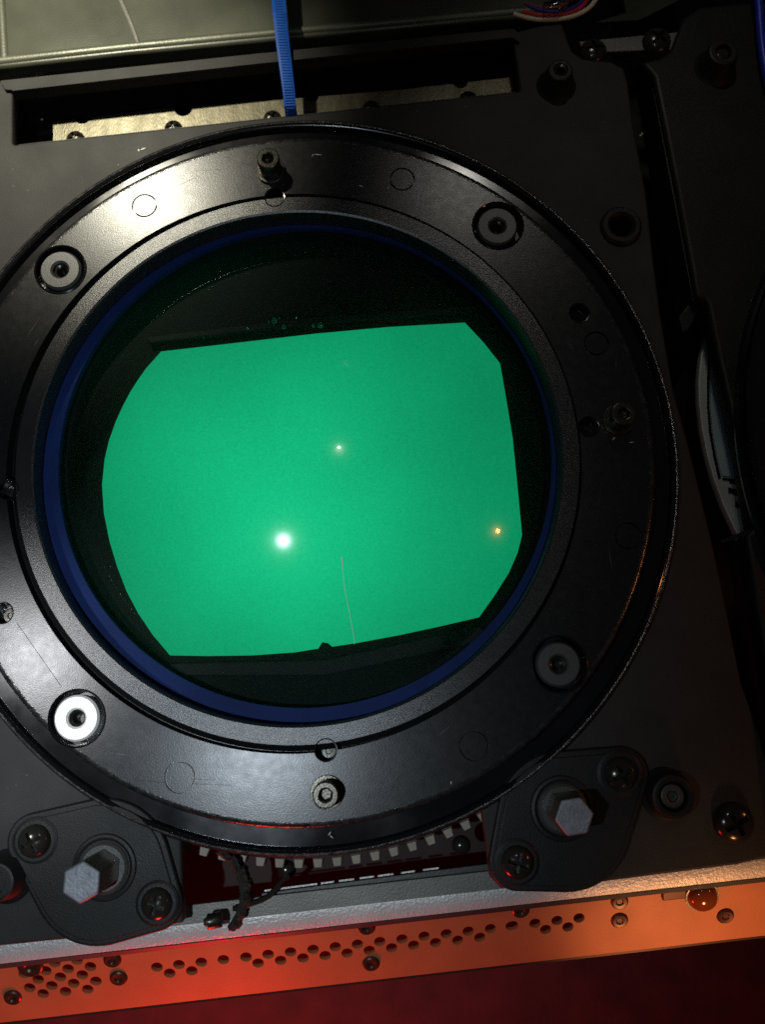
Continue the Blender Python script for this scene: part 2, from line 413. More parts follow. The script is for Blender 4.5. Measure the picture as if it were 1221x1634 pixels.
# ------------------------------------------------------------------ what shows inside the slot
br = empty('slot_bracket', W(450, 170, -60), 'brushed metal bracket lying deep inside the long top slot', 'bracket')
zb = -62
cutb = bm_new()
for px, py, w_ in ((131, 184, 15), (292, 170, 17), (498, 152, 12), (735, 128, 14)):
    x, y = XY(px, py+2, zb); cyl(x, y, w_, zb-30, zb+30, 24, bm=cutb)
obj('bracket_body', prism(poly([(84, 194), (250, 174), (470, 157), (640, 143), (845, 120), (850, 175), (85, 262)], zb), zb-8, zb), M['brushed'], br, cutters=cutb, bevel=1.5)
for px, py in ((118, 219), (275, 202), (434, 186), (592, 170), (748, 155)):
    x, y = XY(px, py, zb+10); pan_screw(x, y, zb, 17, 13, br, M['steel'], random.random()*1.5)
x, y = XY(65, 186, -110); pan_screw(x, y, -112, 12, 9, br, M['steel'], .9)
bk = prism(poly([(5, 130), (835, 40), (850, 200), (5, 290)], -140), -150, -140)
obj('slot_floor', bk, M['chassis'], plate)

# ------------------------------------------------------------------ lens ring
ring = empty('lens_ring', (AX.x, AX.y, 0), 'large satin black lens ring of the lit green tube, with four bushings and cap screws', 'lens ring')
ZR = 30
GC = (-139, 84); IC = (-134.5, 87.5)
prof = [(445, -20), (575, -20), (575, 8), (575, 13), (561, 15), (560, 26), (556, ZR), (445, ZR)]
prof = [(430, -20), (560, -20), (560, 24), (555, ZR), (430, ZR)]
cut = bm_new()
cyl(-140, 84, 455, 6, 60, 256, bm=cut); cyl(-134, 87, 425, -60, 60, 256, bm=cut)
bush = [(96, 430, .0), (795, 360, .0), (893, 1060, .0), (122, 1146, .0)]
for px, py, _ in bush:
    x, y = XY(px, py, ZR); cyl(x, y, 43, 4, 60, 64, bm=cut)
small = [(438, 315), (925, 499), (940, 681), (520, 1197), (12, 781), (3, 978)]
for px, py in small:
    x, y = XY(px, py, ZR); cyl(x, y, 16, 2, 60, 32, bm=cut)
for px, py, rr in ((230, 328, 20), (642, 286, 20), (952, 548, 19), (287, 1240, 22), (757, 1190, 21), (1003, 855, 20)):
    x, y = XY(px, py, ZR); lathe([(rr-1.3, ZR-5), (rr+1.3, ZR-5), (rr+1.3, ZR+20), (rr-1.3, ZR+20)], x, y, 48, bm=cut)
# scratched line next to the lower left punched circle and the fine moulding lines at the left
def line_cut(p, q, w_, d):
    a, c = Vector(XY(*p, ZR)), Vector(XY(*q, ZR)); n = (c-a).normalized(); n = Vector((-n.y, n.x))*w_
    prism([tuple(a+n), tuple(a-n), tuple(c-n), tuple(c+n)], ZR-d, ZR+20, bm=cut)
line_cut((212, 1243), (262, 1248), 1.2, 2.5); line_cut((312, 1250), (370, 1252), 1.0, 2.2); line_cut((312, 1243), (345, 1244), .6, 1.5)
line_cut((26, 993), (98, 1096), .6, 1.2)
face = obj('ring_face', lathe(prof, AX.x, AX.y, 256), M['ring'], ring, cutters=cut, bevel=1.1, segs=2, angle=35)
# recess floors
for px, py, _ in bush:
    x, y = XY(px, py, ZR)
bead_cut = bm_new()
for px, py, _ in bush:
    x, y = XY(px, py, ZR); cyl(x, y, 43, 4, 60, 64, bm=bead_cut)
# channel and outer rim
obj('outer_rim', lathe([(559, -20), (606, -22), (609, -10), (606, 6), (603, 11), (600, 14.5), (596, 16), (593, 14.5), (591, 11), (590, 3), (561, 3)], AX.x, AX.y, 256), M['rim'], ring)
obj('face_bead', lathe([(552, ZR-3), (552, ZR+.4), (555.5, ZR+.2), (558.5, ZR-1.2), (561, ZR-4), (561.5, ZR-8), (557, ZR-8)], AX.x, AX.y, 256), M['edge'], ring, cutters=bead_cut)
obj('rim_bead', lathe([(597.5, 14), (597.8, 16.6), (600, 17.4), (602.3, 16), (603, 13)], AX.x, AX.y, 256), M['edge'], ring)
obj('groove_floor', lathe([(420, 8), (456, 8), (456, 14), (420, 14)], IC[0], IC[1], 200), M['black'], ring)
# inner insert, separated by a groove that is wider at the lower left
obj('ring_insert', lathe([(448, 27), (446, 29.5), (421, 31), (418, 29), (417, -14), (430, -16), (446, 5), (448, 15)], IC[0], IC[1], 256), M['insert'], ring)
# blue gasket
gk = obj('blue_gasket', prism(circle(IC[0], IC[1], 416.5, 200), -22, -8, holes=[circle(IC[0]+9, IC[1]+9, 402, 200)]), M['blue_gasket'], ring, bevel=3, segs=3)

# bushings
for i, (px, py, _) in enumerate(bush):
    x, y = XY(px, py, 14); x0, y0 = XY(px, py, ZR)
    obj('recess_collar', lathe([(40.5, 5), (43.5, 5), (43.5, ZR+1.2), (42, ZR+2), (40.5, ZR+.5)], x0, y0, 64), M['rim'], ring)
    bt = obj('bushing', lathe([(12.5, 5), (34, 5), (34, 26), (31, 30), (16, 30), (13, 27)], x0-1, y0, 64), M['bushing_glare'] if i == 3 else M['bushing'], ring,
        origin=(x0, y0, 5), label=['grey bushing in the upper left recess', 'dark grey bushing in the upper right recess', 'dark grey bushing in the lower right recess', 'grey bushing in the lower left recess, coloured bright with torch glare'][i])
    obj('socket', lathe([(7, 3), (12.4, 3), (12.4, 22), (9, 20), (7, 12)], x0-1, y0, 32), M['steel'], bt)
for i, (px, py) in enumerate(small):
    x, y = XY(px+3, py+3, ZR)
    obj('set_screw', lathe([(0, 1), (12, 1), (12, 6), (10, 7.5), (5, 7.5), (4, 4), (0, 4)], x, y, 32, closed=False), M['black_screw'], ring, origin=(x, y, 1))
    x, y = XY(px, py, ZR)
    obj('hole_collar', lathe([(15.6, 5), (17.4, 5), (17.4, ZR+.7), (15.6, ZR+.4)], x, y, 40), M['rim'], ring)
for px, py in ((432, 273), (986, 671), (522, 1264)):
    x, y = XY(px, py, ZR); cap_screw(x, y, ZR, ring)
# barrel below the ring
obj('barrel', lathe([(405, -240), (416, -240), (416, -24), (405, -24)], IC[0], IC[1], 160), M['black'], ring)
0 and obj('inner_step', lathe([(352, -100), (388, -100), (388, -84), (384, -82), (356, -88)], IC[0], IC[1], 160), M['black'], ring)
# scratches on the enamel
for (px, py, l, a) in ((507, 247, 8, -.1), (499, 248, 3, 1.2), (576, 297, 4, -.3), (720, 1249, 3, 1.4), (620, 300, 2, 2), (980, 700, 4, .8), (1008, 706, 4, .1), (525, 1333, 4, .9), (528, 1338, 3.5, -.7), (541, 1315, 2, .2)):
    x, y = XY(px, py, ZR); c, s = math.cos(a), math.sin(a); zz = ZR if py < 1300 else 15
    prism([(x-c*l, y-s*l), (x+s*.7, y-c*.7), (x+c*l, y+s*l), (x-s*.9, y+c*.9)], zz+.1, zz+.7, bm=(bm := bm_new()))
    obj('scratch_mark', bm, M['chip'], ring)

# fine handling scratches and lint on the ring and the plate
M['scratch'] = mat('fine_scratch', (.10, .10, .098), .4)
for k in range(16):
    a = random.uniform(0, 2*PI); r_ = random.uniform(468, 540); l = random.uniform(8, 34); d = a+PI/2+random.uniform(-.5, .5)
    x, y = AX.x+r_*math.cos(a), AX.y+r_*math.sin(a); c, s_ = math.cos(d), math.sin(d)
    if any(math.hypot(x-XY(bx, by, ZR)[0], y-XY(bx, by, ZR)[1]) < 45+l for bx, by, _ in bush): continue
    prism([(x-c*l, y-s_*l), (x+s_*.28, y-c*.28), (x+c*l, y+s_*l), (x-s_*.28, y+c*.28)], ZR+.05, ZR+.3, bm=(bm := bm_new()))
    obj('scratch_mark', bm, M['scratch'], ring)
for k in range(22):
    px, py = random.choice([(random.uniform(0, 200), random.uniform(240, 330)), (random.uniform(900, 1020), random.uniform(160, 420)), (random.uniform(1060, 1150), random.uniform(900, 1240)), (random.uniform(0, 90), random.uniform(1230, 1290)), (random.uniform(500, 830), random.uniform(150, 195))])
    x, y = XY(px, py); l = random.uniform(1, 3.2); a = random.uniform(0, PI); c, s_ = math.cos(a), math.sin(a)
    prism([(x-c*l, y-s_*l), (x+s_*.5, y-c*.5), (x+c*l, y+s_*l), (x-s_*.6, y+c*.6)], .1, .7, bm=(bm := bm_new()))
    obj('lint', bm, M['scratch'], plate)

# ------------------------------------------------------------------ glass dome of the lens
gx, gy = GX, GY
def cap_profile(rad, zapex, rmax, n=28, conv=1): return [(rmax*i/n, zapex-conv*(rad-math.sqrt(rad*rad-(rmax*i/n)**2))) for i in range(n+1)]
lens = empty('lens', (gx, gy, GZ-131), 'clear bulging lens glass in front of the lit green tube face', 'lens')
lg = obj('front_glass', lathe(cap_profile(RD, GZ, 391), gx, gy, 128, closed=False), M['glass'], lens)
obj('rear_glass', lathe(cap_profile(RD, GZ-9, 386), gx, gy, 128, closed=False), M['glass_inner'], lens)

# ------------------------------------------------------------------ tube: mask with opening and the lit phosphor face
ZT = -45
tube_ = empty('picture_tube', W(480, 800, ZT), 'picture tube face glowing green behind the round lens glass', 'picture tube')
op = [(258, 563), (380, 549), (500, 535), (620, 524), (742, 517), (772, 549), (798, 582), (808, 640), (818, 700), (826, 780), (833, 855), (826, 883), (812, 915), (790, 950), (765, 985),
      (700, 1000), (640, 1013), (570, 1026), (530, 1032), (523, 1026), (514, 1025), (508, 1035), (470, 1041), (400, 1046), (330, 1047), (272, 1046), (245, 1014), (222, 980), (203, 944), (188, 905), (176, 865), (167, 820), (164, 775), (168, 735), (175, 705), (186, 674), (197, 650), (208, 629), (220, 610), (234, 590)]
op = [p for p in op]
mask_out = circle(IC[0], IC[1], 404, 96)
obj('tube_mask', prism(mask_out, ZT-6, ZT, holes=[poly(op, ZT)]), M['mask'], tube_)
ph_o = W(450, 790, ZT-14)
oc = poly(op, ZT); ocx = sum(p[0] for p in oc)/len(oc); ocy = sum(p[1] for p in oc)/len(oc)
bm = prism([(ocx+(p[0]-ocx)*.9985, ocy+(p[1]-ocy)*.9985) for p in oc], ZT-8, ZT+7)
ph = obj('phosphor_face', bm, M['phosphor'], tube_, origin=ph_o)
# ledge above and below the opening, lit by the tube
obj('mask_ledge', prism(poly([(232, 535), (500, 503), (760, 484), (764, 494), (500, 514), (236, 546)], ZT+20), ZT+1, ZT+14), M['ledge'], tube_, bevel=3)
obj('mask_ledge', prism(poly([(270, 1058), (520, 1052), (768, 998), (790, 1020), (520, 1078), (250, 1078)], ZT+12), ZT+1, ZT+8), M['ledge'], tube_, bevel=3)
# green tinted coolant between the tube face and the lens
m = bpy.data.materials.new('green_tinted_coolant'); m.use_nodes = True; nt = m.node_tree
nt.nodes.remove(nt.nodes['Principled BSDF']); pv = nt.nodes.new('ShaderNodeVolumePrincipled')
pv.inputs['Color'].default_value = (.01, .72, .38, 1); pv.inputs['Density'].default_value = 6.0; pv.inputs['Anisotropy'].default_value = .2
nt.links.new(pv.outputs[0], nt.nodes['Material Output'].inputs['Volume']); M['coolant'] = m
cool = obj('coolant', cyl(IC[0], IC[1], 397, ZT+2, ZT+52, 96), M['coolant'])
tag(cool, 'clear faintly green coolant filling the space between tube face and lens', 'coolant', kind='stuff')
# coolant bubbles
M['bubble'] = glass('coolant_bubble', .05, 2.2, (.8, .95, .88))
first = None
for k, (px, py, r_) in enumerate(((438, 511, 7), (453, 521, 5), (429, 513, 2.5), (446, 508, 3), (395, 524, 3.5), (511, 518, 6), (500, 519, 4), (473, 506, 2.5), (325, 538, 2))):
    c = W(px, py, ZT+26); bm = bm_new()
    bmesh.ops.create_uvsphere(bm, u_segments=20, v_segments=12, radius=r_, matrix=Matrix.Translation(c))
    o = obj('coolant_bubble', bm, M['bubble'], None, origin=c)
    tag(o, ['largest coolant bubble of the pair above the green face', 'bubble touching the lower right of the largest coolant bubble', 'tiny bubble at the left of the largest coolant bubble', 'small bubble just above the bubble pair', 'small lone bubble left of the bubble pair',
            'wide bubble right of the bubble pair', 'bubble hugging the left of the wide right bubble', 'tiny bubble between the pair and the wide bubble', 'tiny bubble far left above the green face'][k], 'bubble', 'coolant bubbles above the green face')
# thin upright thread added to draw a reflection in the lens glass
o = obj('reflection_streak', tube([W(547, 908, -20), W(549, 930, -22), W(555, 965, -24), W(562, 1000, -26), W(566, 1028, -30)], .4, 6, bm=tube([W(545.5, 889, -19), W(546.5, 898, -19.5), W(547, 908, -20)], 1.1, 8)), M['glint'])
tag(o, 'thin pale upright reflection streak, modelled as a thread, over the lower green face', 'glint')

# ------------------------------------------------------------------ ring gear and its neighbours in the lower window
ZG = -62
gear = empty('ring_gear', (AX.x, AX.y, ZG), 'brown toothed ring gear with pale worn teeth below the lens ring', 'gear')
NT = 132; RG = 620
gp = []
bm = lathe([(560, ZG-30), (RG-12, ZG-30), (RG-12, ZG), (560, ZG)], AX.x, AX.y, 220)
bt = bm_new()
for i in range(NT):
    a = 2*PI*i/NT; 
    if not (-2.2 < (a if a < PI else a-2*PI) < -.9): continue
    def pt(r, da): return (AX.x+r*math.cos(a+da), AX.y+r*math.sin(a+da))
    prism([pt(RG-14, -.0165), pt(RG+12, -.0105), pt(RG+12, .0105), pt(RG-14, .0165)], ZG-28, ZG-1, bm=bm)
    prism([pt(RG, -.0115), pt(RG+12.5, -.0085), pt(RG+12.5, .0085), pt(RG, .0115)], ZG-.8, ZG+1.2, bm=bt)
obj('gear_body', bm, M['gear'], gear)
obj('tooth_face', bt, M['tooth'], gear, bevel=.6)
# dusty drive belt and pin
c = Vector(XY(313, 1428, -40))
bm = bm_new(); rings_ = []
for i in range(61):
    a = -.72+1.85*i/60; w0 = 66+random.uniform(-.8, .8); w1 = 83+random.uniform(-1.6, 1.6)+1.5*math.sin(i*.7)-6*abs(i/30-1)
    rings_.append([bm.verts.new((c.x+r_*math.cos(a), c.y+r_*math.sin(a), z_+random.uniform(-.7, .7))) for r_, z_ in ((w0, -60), (w1, -60), (w1, -34), (w1-6, -27), ((w0+w1)/2, -24), (w0+5, -28), (w0, -36))])
for A, B in zip(rings_, rings_[1:]):
    for k in range(7): bm.faces.new((A[k], B[k], B[(k+1) % 7], A[(k+1) % 7]))
bm.faces.new(rings_[0]); bm.faces.new(rings_[-1][::-1]); bmesh.ops.recalc_face_normals(bm, faces=bm.faces)
o = obj('drive_belt', bm, M['dusty']); tag(o, 'dusty speckled curved belt piece in the gap left of the gear', 'belt')
pin = empty('pivot_pin', W(342, 1470, -20), 'small shiny metal pin sticking out beside the dusty belt', 'pin')
a, c2 = W(330, 1471, -14), W(354, 1467, -20)
bm = bm_new(); d = (c2-a).normalized()
mt = Matrix.Translation((a+c2)/2) @ d.to_track_quat('Z', 'Y').to_matrix().to_4x4()
bmesh.ops.create_cone(bm, cap_ends=True, segments=24, radius1=11, radius2=11, depth=(c2-a).length, matrix=mt)
obj('pin_body', bm, M['steel'], pin, bevel=2)
bm = bm_new(); bmesh.ops.create_cone(bm, cap_ends=True, segments=24, radius1=4, radius2=8, depth=6, matrix=Matrix.Translation(a-d*2) @ d.to_track_quat('Z', 'Y').to_matrix().to_4x4())
obj('pin_tip', bm, M['brushed'], pin, bevel=1)
o = obj('spring_wire', tube([W(372, 1450, -40), W(395, 1444, -38), W(425, 1432, -40), W(452, 1404, -44), W(462, 1398, -46)], 4, 8), M['black_screw']); tag(o, 'bent dark spring wire right of the dusty belt', 'spring')
# rollers hanging behind the gear
rl = None
for px, py, lb in ((455, 1392, 'dark guide stud under the pale gear teeth, left one'), (738, 1352, 'dark guide stud at the right end of the gear window')):
    p_ = W(px, py, -80)
    o = obj('guide_stud', dome(p_.x, p_.y, 15, 14, -100), M['black_screw']); tag(o, lb, 'stud', 'guide studs in the gear window')

# ------------------------------------------------------------------ aluminium frame bar
fb = empty('frame_bar', W(600, 1450, -30), 'raw cast aluminium frame bar running below the mounting plates', 'bar')
def strip(pts_top, pts_bot, thick):
    """pts: world vectors along the bar; slab between two polylines."""
    bm = bm_new(); n = len(pts_top)
    nrm = (pts_top[1]-pts_top[0]).cross(pts_bot[0]-pts_top[0]).normalized()
    if nrm.z < 0: nrm = -nrm
    T = [bm.verts.new(p) for p in pts_top]; B = [bm.verts.new(p) for p in pts_bot]
    T2 = [bm.verts.new(p-nrm*thick) for p in pts_top]; B2 = [bm.verts.new(p-nrm*thick) for p in pts_bot]
    for i in range(n-1):
        bm.faces.new((T[i], B[i], B[i+1], T[i+1])); bm.faces.new((T2[i+1], B2[i+1], B2[i], T2[i]))
        bm.faces.new((T[i+1], T2[i+1], T2[i], T[i])); bm.faces.new((B[i], B2[i], B2[i+1], B[i+1]))
    bm.faces.new((T[0], T2[0], B2[0], B[0])); bm.faces.new((T[-1], B[-1], B2[-1], T2[-1]))
    bmesh.ops.recalc_face_normals(bm, faces=bm.faces); return bm
def L2(a, b_, z, n=2, jit=0):
    out = []
    for i in range(n):
        t = i/(n-1); out.append(W(a[0]+(b_[0]-a[0])*t, a[1]+(b_[1]-a[1])*t+random.uniform(-jit, jit), z))
    return out
A0, A1 = -140, 1400
def yb(x, off=0): return (x, 1541-(x)*0.1135+off)         # lower silver edge
obj('sheen_edge', strip([W(*yb(A0+154*i, -32), -56) for i in range(11)], [W(*yb(A0+154*i, -2), -62) for i in range(11)], 8), M['alu'], fb, bevel=2.5)  # paler metal than the top puts specular brightness into the lip
obj('dull_top', strip([W(*yb(A0+154*i, -62), -55) for i in range(11)], [W(*yb(A0+154*i, -33), -55) for i in range(11)], 8), M['alu_dull'], fb)
obj('lower_edge', strip([W(*yb(A0+154*i, -1), -64) for i in range(11)], [W(*yb(A0+154*i, 5), -72) for i in range(11)], 4), M['dark_metal'], fb)
gb = empty('guide_bar', W(600, 1405, -50), 'slim dark grey bar with a bright notched edge below the gear', 'bar')
def yg(x, off=0): return (x, 1423-(x-420)*0.130+off)
obj('bar_body', strip([W(*yg(x, 2), -68) for x in (417, 600, 790)], [W(*yg(x, 18), -68) for x in (417, 600, 790)], 10), M['dark_metal'], gb, bevel=1)
for k in range(9):
    x0 = [422, 512, 541, 574, 603, 640, 675, 716, 750][k]; x1 = [506, 533, 565, 597, 628, 662, 700, 745, 786][k]
    obj('edge_tab', strip([W(*yg(x0, -2.6), -66), W(*yg(x1, -2.6), -66)], [W(*yg(x0, 0), -66), W(*yg(x1, 0), -66)], 5), M['alu'], gb) if k < 7 else None
obj('lower_web', strip([W(*yg(x, 24), -82) for x in (410, 600, 800)], [W(*yg(x, 29), -82) for x in (410, 600, 800)], 8), M['dark_metal'], gb)

# ------------------------------------------------------------------ perforated orange strip
pA, pB, pC = W(0, 1540, -84), W(1221, 1402, -84), W(600, 1570, -140)
nS = (pB-pA).cross(pC-pA).normalized()
if nS.z < 0: nS = -nS
st = empty('perforated_strip', ray_plane(600, 1530, pA, nS), 'orange brown perforated metal strip below the aluminium bar', 'strip')
FLAT_N = nS
def on_strip(px, py): return ray_plane(px, py, pA, nS)
tops = [on_strip(-150+160*i, 1533-(-150+160*i)*0.1135-30) for i in range(11)]
bots = [on_strip(-150+160*i, 1632-(-150+160*i)*0.114) for i in range(11)]
H = []
def add(pts, ox, oy, sc): H.extend((ox+a/sc, oy+b_/sc) for a, b_ in pts)
add([(252, 920), (355, 908), (210, 957), (314, 948), (418, 938), (175, 997), (278, 986), (380, 976), (135, 1036), (238, 1026), (340, 1015), (443, 1005), (198, 1063), (302, 1053), (405, 1043), (110, 970), (727, 940), (786, 968), (829, 928), (889, 957), (933, 917), (1036, 905), (1141, 893), (1197, 921)], 0, 1220, 2.907)
add([(81, 1084), (139, 1112), (185, 1073), (243, 1101), (290, 1061), (346, 1090), (393, 1049), (448, 1078), (496, 1037), (551, 1066), (600, 1025), (655, 1054), (703, 1013), (757, 1042), (806, 1000), (859, 1030), (909, 989), (962, 1019), (1011, 977), (1065, 1006), (1114, 965), (1210, 953)], 400, 1150, 2.907)
add([(156, 867), (250, 857), (295, 883), (343, 845), (389, 872), (436, 834)], 760, 1150, 2.6486)
bm = strip(tops, bots, 8); cut = bm_new()
u1 = (pB-pA).normalized(); u2 = nS.cross(u1)
rot = Matrix((u1, u2, nS)).transposed().to_4x4()
for p in H:
    bmesh.ops.create_cone(cut, cap_ends=True, segments=24, radius1=9.0, radius2=9.0, depth=40, matrix=Matrix.Translation(on_strip(*p)) @ rot)
obj('strip_body', bm, M['orange'], st, cutters=cut, bevel=.8)
obj('strip_return', strip([p-nS*2+Vector((0, -1, 0)) for p in bots], [p-nS*2+Vector((0, 8, -60)) for p in bots], 4), M['rivet'], st)
def rivet(px, py, r_, lab=None, h=4):
    p_ = on_strip(px, py); bm = lathe([(0, 0), (r_, 0), (r_-.8, h*.6), (r_-3, h), (r_*.45, h*.9), (r_*.3, h*.3), (0, h*.3)], 0, 0, 28, closed=False)
    bmesh.ops.transform(bm, matrix=Matrix.Translation(p_+nS*.2) @ rot, verts=bm.verts)
    obj('rivet', bm, M['rivet'], st, origin=p_, label=lab)
for q in ((20, 1591), (179, 1531), (189, 1560), (592, 1537), (585, 1479), (989, 1438), (989, 1468), (1158, 1461), (831, 1452)): rivet(*q, 14)
rivet(48, 1541, 20)
# clear indicator stud on the strip at the right
kn = empty('clear_stud', on_strip(1118, 1428), 'glossy amber tinted round stud on the right of the orange strip', 'stud')
p_ = on_strip(1120, 1428)
bm = dome(0, 0, 24, 22, 0); bmesh.ops.transform(bm, matrix=Matrix.Translation(p_+nS*.3) @ rot, verts=bm.verts)
M['amber'] = mat('amber_gloss', (.22, .05, .015), .12, metal=.3)
obj('stud_dome', bm, M['amber'], kn)
bm = lathe([(23, 0), (27, 0), (27, 4), (23, 4)], 0, 0, 40); bmesh.ops.transform(bm, matrix=Matrix.Translation(p_+nS*.3) @ rot, verts=bm.verts)
obj('stud_collar', bm, M['brushed'], kn)
o = obj('latch_tab', strip([on_strip(1056, 1420)+nS*6, on_strip(1094, 1416)+nS*6], [on_strip(1056, 1434)+nS*6, on_strip(1094, 1430)+nS*6], 6), M['rivet'], None, bevel=2); tag(o, 'small dark tab left of the glossy stud on the strip', 'tab')

# ------------------------------------------------------------------ retainers with hex bolts
def retainer(lobe1, lobe2, ctr, rbig, r1, r2, bolt_base, bh, screws, label, hexang, dark=False, rhex=28):
    t = empty('bearing_retainer', W(*ctr), label, 'retainer', 'bearing retainers with hex bolts')
    pts = []
    for (px, py), r_ in ((lobe1, r1), (lobe2, r2), (ctr, rbig)):
        x, y = XY(px, py); pts += [(round(a, 3), round(b_, 3)) for a, b_ in circle(x, y, r_, 64)]
    hl = hull(pts); cx, cy = XY(*ctr)
    def shrink(d): 
        P_ = []
        for (px, py), r_ in ((lobe1, r1), (lobe2, r2), (ctr, rbig)):
            x, y = XY(px, py); P_ += [(round(a, 3), round(b_, 3)) for a, b_ in circle(x, y, r_-d, 64)]
        return hull(P_)
    obj('retainer_plate', prism(hl, -1, 12), M['plate_dark'], t, bevel=4, segs=3)
    obj('raised_pad', prism(shrink(9), 11, 16), M['plate_dark'], t, bevel=1.6)
    x, y = XY(*bolt_base, 16)
    obj('hub', lathe([(0, 15), (48, 15), (46, 19), (42, 20), (38, 18), (0, 18)], x, y, 56, closed=False), M['plate_dark'], t)
    bo = obj('hex_bolt', prism(circle(x, y, rhex, 6, hexang), 24, 16+bh), M['hex'], t, origin=(x, y, 16), bevel=3.2, segs=3, mats=[M['hex'], M['hex_side']])
    for p in bo.data.polygons: p.material_index = 0 if p.normal.z > .5 else 1
    obj('bolt_flange', lathe([(0, 17), (36, 17), (36, 22), (32, 25), (0, 25)], x, y, 48, closed=False), M['dark_metal'], bo)
    for i, (px, py, r_) in enumerate(screws):
        x, y = XY(px, py, 16)
        s_ = pan_screw(x, y, 18, r_, 18, t, M['black_screw'], .5+i*.8)
        obj('washer', lathe([(r_*.6, 13), (r_*1.38, 13), (r_*1.38, 17), (r_*1.2, 19), (r_*.6, 19)], x, y, 40), M['plate_dark'], s_)
    return t
retainer((58, 1340), (250, 1438), (164, 1388), 103, 40, 40, (166, 1384), 100, ((56, 1341, 24), (251, 1441, 23)), 'black retainer with pale grey hex bolt at the lower left corner', .5)
retainer((988, 1236), (824, 1372), (899, 1308), 100, 42, 42, (898, 1290), 84, ((990, 1234, 25), (825, 1375, 24)), 'darker black retainer with hex bolt right of the gear window', .15)

# ------------------------------------------------------------------ right-hand neighbour
p2 = empty('mounting_plate', W(1210, 600), 'second black mounting plate cut off by the right edge, with a raised left edge', 'mounting plate')
rp = [(1024, 98), (1052, 92), (1072, 80), (1082, 52), (1092, 27), (1119, 10), (1180, 4), (1500, -20), (1500, 1360), (1262, 1362), (1240, 1180), (1222, 1050), (1207, 960), (1196, 885), (1190, 853), (1203, 846), (1186, 748), (1165, 650), (1148, 575), (1131, 490), (1128, 478), (1112, 476), (1102, 420), (1080, 300), (1062, 210), (1044, 122)]
obj('plate_body', prism(poly(rp, 22), -20, 22), M['plate_dark'], p2, bevel=9, segs=4, angle=30)
obj('slope_skirt', strip([W(1030, 100, 10), W(1046, 130, 10), W(1084, 330, 10), W(1112, 476, 10)], [W(1010, 112, -60), W(1022, 150, -60), W(1052, 340, -60), W(1086, 500, -60)], 6), M['plate_dark'], p2)
obj('notch_wedge', prism(poly([(1112, 470), (1126, 480), (1100, 528), (1090, 530), (1084, 505)], -10), -70, -10), M['plate_dark'], p2, bevel=3)
obj('foot_edge', strip([W(1152, 862, -12), W(1192, 846, -12)], [W(1154, 868, -12), W(1194, 852, -12)], 30), M['plate_dark'], p2, bevel=1)
obj('lower_skirt', strip([W(1190, 858, 8), W(1212, 1000, 8), W(1246, 1200, 8)], [W(1158, 870, -60), W(1184, 1010, -60), W(1220, 1200, -60)], 6), M['plate_dark'], p2)
so = standoff(1142, 108, 40, 32, 24, 13, p2, z=22); x, y = XY(1142, 108, 22)
obj('socket_screw', cyl(x, y, 11, 48, 58, 6), M['steel'], so, bevel=1)
x, y = XY(1043, 80, 0); pan_screw(x, y, 18, 25, 18, p2, M['black_screw'], .9)
r2 = empty('lens_ring', W(1790, 690, 22), 'edge of a second black lens ring at the far right', 'lens ring')
cc = W(1790, 690, 40)
obj('ring_face', lathe([(440, 10), (588, 10), (588, 44), (582, 50), (440, 50)], cc.x, cc.y, 220), M['ring'], r2)
obj('outer_rim', lathe([(589, 20), (600, 20), (602, 30), (598, 36), (590, 34)], cc.x, cc.y, 220), M['rim'], r2)
# pale toothed ring seen in the gap
zc = -44
pr = empty('focus_ring', W(1145, 700, zc), 'pale grey notched metal ring half hidden under the right-hand plate', 'ring')
outer_arc = [(1134, 520), (1126, 540), (1119, 570), (1115.5, 605), (1116, 640), (1121, 685), (1129, 725), (1140, 765), (1156, 808), (1172, 842), (1186, 870)]
inner_arc = [(1230, 870), (1230, 520)]
obj('ring_body', prism(poly(outer_arc+inner_arc, zc), zc-20, zc), M['pale_ring'], pr, bevel=2)
grv = [(1131, 560), (1129, 600), (1129, 650), (1132, 690), (1139, 730), (1147, 765)]
obj('ring_groove', prism(poly(grv+[(1151, 763), (1143, 729), (1136, 690), (1132.5, 650), (1132.5, 600), (1134.5, 560)], zc), zc, zc+1.5), M['black'], pr)
obj('blue_face', prism(poly([(1136, 550), (1133.5, 600), (1133.5, 650), (1137, 690), (1144, 729), (1152, 760), (1190, 764), (1200, 560)], zc), zc, zc+4), M['blue_grey'], pr, bevel=1)
obj('ring_notch', prism(poly([(1154, 763), (1190, 767), (1190, 774), (1166, 772), (1163, 767), (1153, 766)], zc), zc, zc+3), M['black'], pr)
for px, py in ((1163, 783), (1174, 806), (1186, 830)):
    obj('ring_notch', prism(poly([(px, py-5), (px+7, py-2), (px+26, py+3), (px+26, py+8), (px+12, py+8), (px+4, py+4), (px, py+4)], zc), zc, zc+3), M['black'], pr)
# dark floor under the gap between the plates
gf = obj('gap_rail', prism(poly([(925, 66), (1083, 51), (1075, 78), (932, 84)], -30), -38, -30), M['alu_dull'], None, bevel=1); tag(gf, 'dull grey metal rail between the two plates at the top', 'rail')
o = obj('cable', tube([W(1203, -60, 60), W(1211, 0, 56), W(1214, 40, 52), W(1218, 80, 50), W(1226, 125, 46), W(1240, 170, 40)], 7, 12), M['blue_cable']); tag(o, 'dark blue round cable at the top right corner', 'cable')

